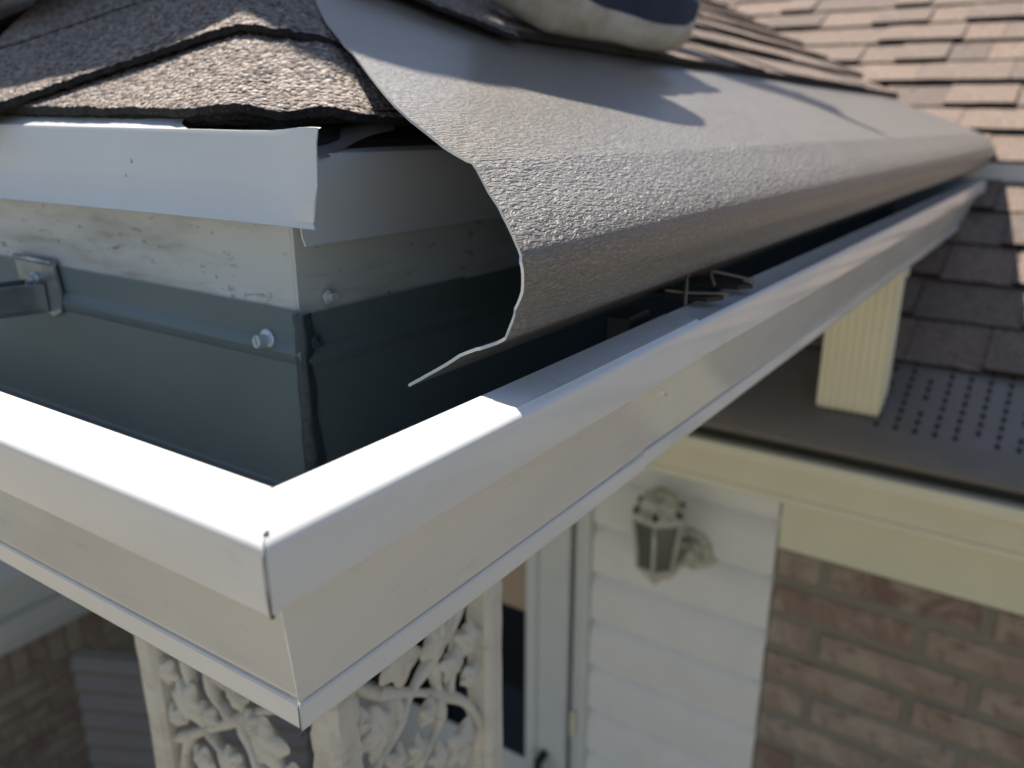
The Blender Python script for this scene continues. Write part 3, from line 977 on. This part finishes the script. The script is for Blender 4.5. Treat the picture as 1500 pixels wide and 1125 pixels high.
mb = MB(); mb.box((WX + .006, .752, -1.455), (WX + .012, 1.30, -1.0305)); put('pane', mb.mesh('pane', 'glass'), door)
mb = MB(); mb.bbox((WX + .002, .7525, FLOOR), (WX + .02, 1.30, -1.456), .003); put('kick_panel', mb.mesh('kick_panel', 'door'), door)
mb = MB(); mb.tube([(WX - .006, .697, -1.40), (WX - .035, .697, -1.405), (WX - .04, .697, -1.47), (WX - .006, .697, -1.50)], .011, 10); put('handle', mb.mesh('handle', 'black'), door)
mb = MB(); mb.bbox((WX - .022, .608, -1.30), (WX - .0125, .620, -1.23), .002); put('strike_plate', mb.mesh('strike_plate', 'cream'), door)

# ------------------------------------------------------------------ wall lantern
LN = (1.215, .405)
lan = empty('wall_lantern', (WX, .36, -.73), 'weathered pale coach lantern with glass panes on the white siding', 'lantern')
def hexring(r, z, n=6, rot=.26): return [(LN[0] + r * math.cos(2 * math.pi * j / n + rot), LN[1] + r * math.sin(2 * math.pi * j / n + rot), z) for j in range(n)]
def lath(rings, mat, n=6, rot=.26):
    b = MB(); vs = []
    for r, z in rings: vs += hexring(r, z if z > -.64 else -.64 + (z + .64) * .82, n, rot)
    fs = [[i * n + j, i * n + (j + 1) % n, (i + 1) * n + (j + 1) % n, (i + 1) * n + j] for i in range(len(rings) - 1) for j in range(n)]
    fs += [list(range(n))[::-1], list(range((len(rings) - 1) * n, len(rings) * n))]
    b.add(vs, fs)
    return b.mesh('lantern_part', mat)
put('cap', lath([(.052, -.640), (.054, -.628), (.050, -.624), (.040, -.616), (.036, -.600), (.022, -.590), (.012, -.582)], 'lantern'), lan)
put('glass', lath([(.033, -.765), (.046, -.642)], 'lglass'), lan)
put('base', lath([(.004, -.818), (.010, -.806), (.014, -.800), (.030, -.780), (.036, -.770), (.036, -.762)], 'lantern'), lan)
for j in range(6):
    w = 2 * math.pi * j / 6 + .26
    b = MB(); c0, s0 = math.cos(w), math.sin(w)
    b.tube([(LN[0] + .036 * c0, LN[1] + .036 * s0, -.743), (LN[0] + .050 * c0, LN[1] + .050 * s0, -.640)], .0042, 6)
    put('glazing_bar', b.mesh('glazing_bar', 'lantern'), lan)
    b = MB(); b.cyl((LN[0] + .046 * c0, LN[1] + .046 * s0, -.628), (LN[0] + .046 * c0, LN[1] + .046 * s0, -.616), .006, .005, 8)
    put('knob', b.mesh('knob', 'black'), lan)
b = MB(); b.cyl((WX + .004, .362, -.730), (WX - .016, .362, -.730), .050, .042, 24); b.cyl((WX - .016, .362, -.730), (WX - .026, .362, -.730), .026, .020, 20)
put('wall_plate', b.mesh('wall_plate', 'lantern'), lan)
b = MB(); b.tube(catmull([(WX - .02, .362, -.730), (1.265, .372, -.745), (1.245, .385, -.77), (1.232, .395, -.775)], 4), .008, 8)
put('arm', b.mesh('arm', 'lantern'), lan)

# ------------------------------------------------------------------ brick wall and ribbed panel deep under the porch
bw = empty('side_brick_wall', (.4, 2.3, FLOOR), 'shaded tan brick wall with soldier course at far lower left', 'wall')
YW = 2.30
def wx(t): return t
mb = MB(); mb.box((-.35, YW - .004, FLOOR), (1.29, YW + .2, -1.412))
core = put('mortar_core', mb.mesh('mortar_core', 'mortar'), bw)
sold = MB(); sold.bbox((-.023, -.02, -.075), (.023, 0, .075), .003); sold = sold.mesh('brick', 'brick_tan')
strb = MB(); strb.bbox((-.075, -.02, -.021), (.075, 0, .021), .003); strb = strb.mesh('brick', 'brick_tan')
x = .50
while x < 1.2:
    o = link('brick', sold, core); o.location = (x, YW + .012 + random.uniform(-.003, .002), -1.50); x += .057
z = -1.612; r_ = 0
while z > FLOOR + .1:
    x = .50 + (.08 if r_ % 2 else 0)
    while x < 1.2:
        o = link('brick', strb, core); o.location = (x, YW + .012 + random.uniform(-.003, .002), z); x += .160
    z -= .053; r_ += 1
mb = MB(); mb.bbox((-.4, YW - .10, -1.41), (1.285, YW + .3, -1.19), .004); mb.bbox((-.4, YW - .13, -1.36), (1.285, YW - .1005, -1.30), .004)
ws = put('wall_soffit', mb.mesh('wall_soffit', 'soffit'), bw)

rp = empty('ribbed_panel', (.75, 1.75, FLOOR), 'grey horizontally ribbed panel standing by the side brick wall', 'panel')
P0 = Vector((.734, 1.728, 0)); P1 = Vector((.734 + .087 * 3, 1.728 - .178 * 3, 0))
d = (P1 - P0).normalized(); nn = Vector((-d.y, d.x, 0))
if nn.x > 0: nn = -nn
vs, fs = [], []
zt = -1.20
nz = 60
ribz = []
for i in range(nz * 6 + 1):
    z = zt - i * .003
    if z < FLOOR: break
    ph = (i * .003 / .056) % 1
    ribz.append((z, .010 * (.5 - .5 * math.cos(2 * math.pi * ph))))
for (z, a) in ribz:
    for P in (P0, P1):
        q = P + nn * a; vs.append((q.x, q.y, z))
m = len(ribz)
fs = [[2 * i, 2 * i + 1, 2 * i + 3, 2 * i + 2] for i in range(m - 1)]
put('ribbed_face', mk('ribbed_face', vs, fs, 'ribbed', None, True), rp)
b = MB()
bk = -nn * .03
b.hexa([tuple(P0 - nn * .001)[:2] + (FLOOR,), tuple(P1 - nn * .001)[:2] + (FLOOR,), tuple(P1 + bk)[:2] + (FLOOR,), tuple(P0 + bk)[:2] + (FLOOR,),
        tuple(P0 - nn * .001)[:2] + (zt,), tuple(P1 - nn * .001)[:2] + (zt,), tuple(P1 + bk)[:2] + (zt,), tuple(P0 + bk)[:2] + (zt,)])
put('panel_core', b.mesh('panel_core', 'ribbed'), rp)

# ------------------------------------------------------------------ ornamental porch column
colm = empty('ornamental_column', (.17, .17, FLOOR), 'white cast-metal corner porch column with vine scrollwork', 'column')
ZT = -.192
def post(x, y, hw, bumpy, seed):
    b = MB(); vs = []; nz = 120 if bumpy else 60
    for i in range(nz + 1):
        z = ZT + (FLOOR - ZT) * (i / nz) ** 2.2
        for j in range(16):
            w = 2 * math.pi * j / 16 + .196
            sq = hw / max(abs(math.cos(w)), abs(math.sin(w))) * (.97 if j % 2 else .95)
            if bumpy: sq += .0022 * vn(j * 1.3 + seed, z * 260) + .0012 * math.sin(z * 700 + j * 2)
            else: sq += .0006 * vn(j * 1.1 + seed, z * 90)
            vs.append((x + sq * math.cos(w), y + sq * math.sin(w), z))
    fs = [[i * 16 + j, (i + 1) * 16 + j, (i + 1) * 16 + (j + 1) % 16, i * 16 + (j + 1) % 16] for i in range(nz) for j in range(16)]
    fs.append(list(range(16)))
    b.add(vs, fs, 0, True)
    me = b.mesh('post', 'column'); sharpen(me, 40)
    return me
put('post', post(.170, .170, .0125, True, 5), colm, label='knobbly bark-textured corner post')
put('post', post(.325, .170, .0115, False, 2), colm)
put('post', post(.170, .352, .0115, False, 9), colm)
def lobed(name, c, R, axis, lobes=5, depth=.22, th=.006, rot=0, stretch=1.0, seed=0):
    """leaf or blossom: domed lobed disc standing in the panel plane (axis = panel normal)"""
    n = 40; rings = [(0, 1.0), (.35, .85), (.7, .75), (.92, .35), (1.0, 0)]
    vs = []
    for sgn in (1, -1):
        for (rr, hh) in rings:
            for j in range(n):
                w = 2 * math.pi * j / n
                r = R * rr * (1 - depth * (.5 + .5 * math.cos(lobes * w)) * rr) * (1 + .12 * vn(j * .35 + seed, rr * 3))
                u, t = r * math.cos(w) * stretch, r * math.sin(w)
                u, t = u * math.cos(rot) - t * math.sin(rot), u * math.sin(rot) + t * math.cos(rot)
                h = sgn * th * hh * (1 + .35 * math.cos(lobes * w) * rr + .3 * vn(u * 300 + seed, t * 300))
                vs.append((c[0] + u, c[1] + h, c[2] + t) if axis == 'y' else (c[0] + h, c[1] + u, c[2] + t))
    m = len(rings) * n
    fs = []
    for s_ in range(2):
        for i in range(len(rings) - 1):
            for j in range(n):
                a = s_ * m + i * n + j; b2 = s_ * m + i * n + (j + 1) % n
                q = [a, b2, b2 + n, a + n]
                fs.append(q if s_ else q[::-1])
    return mk(name, vs, fs, 'column', None, True)
def V(pts, plane): return [(p[0], .170, p[1]) for p in pts] if plane == 'y' else [(.170, p[0], p[1]) for p in pts]
right_tubes = [
    [(.300, -.225), (.286, -.253), (.262, -.267), (.241, -.279), (.223, -.297), (.203, -.312), (.184, -.330)],
    [(.180, -.232), (.185, -.239), (.204, -.257), (.242, -.282), (.275, -.307), (.301, -.332), (.313, -.36), (.314, -.384), (.312, -.41)],
    [(.262, -.268), (.266, -.290), (.270, -.316), (.263, -.330), (.250, -.336), (.244, -.348), (.252, -.362)],
    [(.292, -.262), (.286, -.285), (.280, -.306)],
    [(.226, -.292), (.222, -.275), (.212, -.268)],
]
right_leaves = [((.226, -.243), .021, 5, .3, 1.0), ((.264, -.250), .015, 4, 1.0, 1.3), ((.299, -.272), .014, 5, 2.0, 1.2), ((.279, -.281), .013, 4, .2, 1.1), ((.289, -.358), .020, 5, .5, 1.0), ((.203, -.284), .018, 5, 1.2, 1.1), ((.240, -.372), .018, 5, .1, 1.1), ((.252, -.303), .010, 5, .7, 1.1), ((.216, -.320), .012, 5, 1.7, 1.2), ((.300, -.303), .010, 5, .2, 1.2), ((.238, -.326), .012, 6, .9, 1.0), ((.262, -.350), .012, 5, 2.2, 1.1), ((.188, -.266), .010, 5, 1, 1)]
left_tubes = [
    [(.345, -.352), (.319, -.336), (.275, -.305), (.228, -.273), (.190, -.250)],
    [(.319, -.336), (.331, -.353), (.338, -.376), (.335, -.40)],
    [(.300, -.322), (.296, -.330), (.287, -.338), (.287, -.356), (.292, -.38)],
    [(.292, -.268), (.288, -.290), (.278, -.296), (.268, -.302)],
    [(.262, -.297), (.257, -.312), (.250, -.325), (.240, -.345)],
    [(.318, -.262), (.314, -.290), (.312, -.303)],
]
left_leaves = [((.313, -.303), .019, 6, .4, 1.0), ((.231, -.300), .020, 5, .9, 1.1), ((.272, -.262), .014, 5, 0, 1.1), ((.300, -.372), .018, 5, .3, 1.0), ((.222, -.345), .018, 5, .2, 1.1), ((.210, -.318), .013, 4, 1.2, 1.2), ((.292, -.304), .010, 5, .4, 1.1), ((.258, -.272), .012, 5, 1.1, 1.1), ((.246, -.288), .011, 5, 2.0, 1.0), ((.330, -.322), .010, 5, .3, 1.0), ((.272, -.334), .013, 6, .8, 1.0), ((.306, -.350), .012, 5, 1.4, 1.1), ((.335, -.285), .012, 5, .2, 1.1)]
PER = .19
for plane, tubes, leaves in (('y', right_tubes, right_leaves), ('x', left_tubes, left_leaves)):
    low = MB()
    for kk in range(-1, 12):
        dzk = -PER * kk
        for t in tubes:
            pts = [(a, b + dzk) for a, b in t]
            if min(p[1] for p in pts) < FLOOR + .02 or max(p[1] for p in pts) > ZT - .004 and kk < 0: continue
            cv = catmull(V(pts, plane), 5)
            rr = [  .0043 + .0009 * math.sin(i * .7) + .0006 * vn(i * .6, kk) for i in range(len(cv))]
            if kk < 2:
                b = MB(); b.tube(cv, rr, 10); put('vine_stem', b.mesh('vine_stem', 'column'), colm)
            else: low.tube(cv, .0056, 6)
        for (c, R, lb, rot, st) in leaves:
            c3 = (c[0], .166, c[1] + dzk) if plane == 'y' else (.166, c[0], c[1] + dzk)
            if c3[2] - R < FLOOR or c3[2] + R > ZT: continue
            if kk < 2:
                put('leaf', lobed('leaf', c3, R * 1.08, plane, lb, .40, .0048, rot, st, c[0] * 99 + kk), colm)
            else:
                me = None
                q = [(c3[0] + R * math.cos(w) * (1 if plane == 'y' else 0), c3[1] + (0 if plane == 'y' else R * math.cos(w)), c3[2] + R * math.sin(w)) for w in [2 * math.pi * j / 10 for j in range(10)]]
                if plane == 'y': low.prism([(p[0], p[2]) for p in q], 'y', .163, .172)
                else: low.prism([(p[1], p[2]) for p in q], 'x', .163, .172)
    put('lower_scrollwork', low.mesh('lower_scrollwork', 'column'), colm)

# ------------------------------------------------------------------ person sitting on the roof (only one shoe is in the frame)
person = empty('person', (.6, .6, .25), 'roofer in navy shoes and dark trousers seated on the porch roof', 'person')
def shoe(heel, toe_dir, up, name, label=None, L=.300):
    ex = Vector(toe_dir).normalized(); ez = Vector(up).normalized(); ez = (ez - ez.dot(ex) * ex).normalized(); ey = ez.cross(ex)
    o = Vector(heel)
    def tab(t, x):
        for (a, b), (c, d) in zip(t, t[1:]):
            if x <= c:
                q = (x - a) / (c - a); q = q * q * (3 - 2 * q); return b + (d - b) * q
        return t[-1][1]
    Wd = [(0, .012), (.03, .026), (.10, .034), (.22, .036), (.42, .033), (.60, .043), (.75, .048), (.86, .045), (.94, .034), (.985, .018), (1, .008)]
    Bz = [(0, .008), (.08, .0), (.62, .0), (.80, .004), (.92, .012), (1, .024)]
    Tz = [(0, .040), (.08, .034), (.35, .027), (.60, .026), (.80, .030), (.90, .040), (.97, .054), (1, .058)]
    Uz = [(0, .085), (.06, .098), (.22, .100), (.34, .104), (.48, .094), (.65, .078), (.80, .068), (.92, .060), (1, .057)]
    def P(x, y, z): return tuple(o + ex * x * L + ey * y + ez * z)
    NS, N = 40, 14
    # sole
    b = MB(); vs = []
    for i in range(NS + 1):
        s_ = i / NS
        w, z0, z1 = tab(Wd, s_), tab(Bz, s_), tab(Tz, s_)
        sec = [(-w * .90, z0), (-w * .99, z0 + (z1 - z0) * .2), (-w * 1.03, z0 + (z1 - z0) * .5), (-w * 1.0, z1), (-w * .9, z1 + .002), (w * .9, z1 + .002), (w * 1.0, z1), (w * 1.03, z0 + (z1 - z0) * .5), (w * .99, z0 + (z1 - z0) * .2), (w * .90, z0)]
        for (y, z) in sec: vs.append(P(s_, y, z))
    n = 10
    fs = [[i * n + j, i * n + (j + 1) % n, (i + 1) * n + (j + 1) % n, (i + 1) * n + j] for i in range(NS) for j in range(n)]
    fs += [list(range(n))[::-1], list(range(NS * n, NS * n + n))]
    b.add(vs, fs, 0, True)
    root = put(name, b.mesh('shoe_sole', 'sole'), person, label=label)
    # upper
    b = MB(); vs = []
    for i in range(NS + 1):
        s_ = .012 + .975 * i / NS
        w, z1, zu = tab(Wd, s_) * .955, tab(Tz, s_) - .003, tab(Uz, s_)
        for j in range(N + 1):
            a = math.pi * j / N
            yy = -w * math.cos(a)
            hh = math.sin(a) ** .55
            if s_ < .36: yy *= (1 - .18 * math.sin(a))
            vs.append(P(s_, yy, z1 + max(.002, (zu - z1)) * hh))
    m = N + 1
    fs = [[i * m + j, (i + 1) * m + j, (i + 1) * m + j + 1, i * m + j + 1] for i in range(NS) for j in range(N)]
    fs += [list(range(m)), list(range(NS * m, NS * m + m))[::-1]]
    b.add(vs, fs, 0, True)
    put('shoe_upper', b.mesh('shoe_upper', 'navy'), root)
    for q in range(4):
        s_ = .40 + .07 * q
        w, zu = tab(Wd, s_), tab(Uz, s_)
        b = MB(); b.tube([P(s_, -w * .55, zu - .010), P(s_ + .01, 0, zu + .003), P(s_, w * .55, zu - .010)], .003, 6)
        put('lace', b.mesh('lace', 'sole'), root)
    return root
nR = Vector((.022, -.45, 1)).normalized(); nL = Vector((-.5, 0, 1)).normalized()
hx_, hy_ = .485, .262
shoe((hx_, hy_, zR(hx_, hy_) + .0245), (1, .02, .45 * .02 - .022), nR, 'shoe', 'navy shoe with grimy cream sole resting on the shingles above the guard', .325)
hb = (.262, .80)
shoe((hb[0] + .01, hb[1], zL(hb[0]) + .026), (-.01, -1, -.005), nL, 'shoe')

def skin_obj(name, chains, mat, parent, sub=2, root=0):
    vs, rs, es, key = [], [], [], {}
    for ch in chains:
        prev = None
        for (p, r) in ch:
            kx = tuple(round(c, 4) for c in p)
            if kx not in key:
                key[kx] = len(vs); vs.append(p); rs.append(r)
            i = key[kx]
            if prev is not None and prev != i: es.append((prev, i))
            prev = i
    me = bpy.data.meshes.new(name)
    me.from_pydata(vs, es, [])
    me.materials.append(M[mat])
    o = put(name, me, parent)
    sk = o.modifiers.new('Skin', 'SKIN')
    sk.use_smooth_shade = True
    for i, d_ in enumerate(me.skin_vertices[0].data):
        d_.radius = rs[i] if hasattr(rs[i], '__len__') else (rs[i], rs[i])
        d_.use_root = (i == root)
    ss = o.modifiers.new('Subdivision', 'SUBSURF'); ss.levels = sub; ss.render_levels = sub
    return o
pel = (.60, .90, .56)
hipA, kneeA, ankA = (.64, .81, .55), (.500, .465, .640), (.565, .290, .285)
hipB, kneeB, ankB = (.52, .90, .55), (.415, .545, .665), (.270, .745, .285)
wai, che, nek = (.62, .87, .72), (.65, .80, .93), (.665, .765, 1.09)
hd0, hd1, hd2 = (.67, .76, 1.15), (.675, .755, 1.23), (.67, .75, 1.29)
shA, shB = (.80, .76, 1.03), (.52, .86, 1.03)
elA, wrA = (1.02, .66, .86), (1.20, .50, .72)
elB, wrB = (.44, .74, .84), (.455, .60, .765)
def hand(w, d, side):
    w, d = Vector(w), Vector(d).normalized(); sd = Vector(side).normalized()
    pm = w + d * .07
    ch = [[(tuple(w), .026), (tuple(w + d * .035), .032), (tuple(pm), .034)]]
    for q, ln in zip((-.030, -.010, .010, .030), (.062, .075, .070, .055)):
        b0 = pm + sd * q * .9; b1 = b0 + d * ln * .5 + Vector((0, 0, -.008)); b2 = b0 + d * ln * .85 + Vector((0, 0, -.032))
        ch.append([(tuple(pm), .034), (tuple(b0 + d * .012), .0105), (tuple(b1), .0095), (tuple(b2), .008)])
    t0 = w + d * .03 - sd * .03
    ch.append([(tuple(w + d * .035), .032), (tuple(t0 - sd * .012 + d * .01), .012), (tuple(t0 - sd * .02 + d * .045), .010), (tuple(t0 - sd * .012 + d * .07), .008)])
    return ch
dA = (.75, -.6, -.35); dB = (.1, -.75, -.6)
body = [[(pel, .125), (wai, .115), (che, .125), (nek, .058), (hd0, .075), (hd1, .088), (hd2, .070)],
        [(pel, .125), (hipA, .095), ((.60, .60, .62), .082), (kneeA, .062), ((.578, .31, .46), .056), (ankA, .042), ((.585, .290, .235), .036)],
        [(pel, .125), (hipB, .095), ((.445, .72, .62), .082), (kneeB, .062), ((.322, .64, .475), .056), (ankB, .042), ((.27, .72, .24), .036)],
        [(che, .125), (shA, .070), (elA, .046), (wrA, .028)], [(che, .125), (shB, .070), (elB, .046), (wrB, .028)]]
body += hand(wrA, dA, (.6, .75, 0)) + hand(wrB, dB, (.75, .6, 0))
bod = skin_obj('body', body, 'skin', person)
skin_obj('trousers', [[(wai, .118), (pel, .140), (hipA, .108), ((.60, .60, .62), .094), (kneeA, .074), ((.578, .31, .46), .068), ((.567, .292, .315), .058)],
                      [(pel, .140), (hipB, .108), ((.445, .72, .62), .094), (kneeB, .074), ((.322, .64, .475), .068), ((.272, .745, .315), .058)]], 'denim', person)
skin_obj('shirt', [[(pel, .145), (wai, .132), (che, .145), ((.665, .77, 1.05), .075)], [(che, .145), (shA, .088), ((.93, .70, .93), .066)], [(che, .145), (shB, .088), ((.485, .71, .93), .066)]], 'shirt', person)
skin_obj('hair', [[((.642, .785, 1.19), .070), ((.658, .772, 1.27), .088), ((.67, .755, 1.305), .070)]], 'hair', person)
# face
fd = Vector((.15, -.85, -.25)).normalized(); fs_ = Vector((.98, .17, 0)); hc = Vector((.674, .756, 1.22))
b = MB(); b.tube([hc + fd * .082 + Vector((0, 0, .012)), hc + fd * .104 + Vector((0, 0, -.014)), hc + fd * .084 + Vector((0, 0, -.022))], [.007, .013, .008], 8)
put('nose', b.mesh('nose', 'skin'), bod)
for sg in (-1, 1):
    b = MB(); b.tube([hc + fs_ * sg * .034 + fd * .072 + Vector((0, 0, .012)), hc + fs_ * sg * .034 + fd * .084 + Vector((0, 0, .012))], [.011, .006], 10)
    put('eye', b.mesh('eye', 'hair'), bod)
    b = MB(); b.tube([hc + fs_ * sg * .084 + Vector((0, 0, .03)), hc + fs_ * sg * .094, hc + fs_ * sg * .084 + Vector((0, 0, -.028))], [.010, .016, .009], 8, flat=.5)
    put('ear', b.mesh('ear', 'skin'), bod)
b = MB(); b.tube([hc - fs_ * .022 + fd * .078 + Vector((0, 0, -.046)), hc + fd * .088 + Vector((0, 0, -.048)), hc + fs_ * .022 + fd * .078 + Vector((0, 0, -.046))], .005, 8)
put('mouth', b.mesh('mouth', 'skin'), bod)
# unseen flat bar added at the hand to cast the thin shadow on the guard
bar = MB(); bp = [Vector((1.30, .47, .735)), Vector((1.25, .45, .675)), Vector((1.17, .37, .60)), Vector((1.09, .275, .545))]
bar.tube([tuple(p) for p in bp], [.010, .009, .016, .006], 8, flat=.4)
link('shadow_bar', bar.mesh('shadow_bar', 'black'), label='unseen black bar added to cast the thin shadow on the guard', cat='shadow bar')
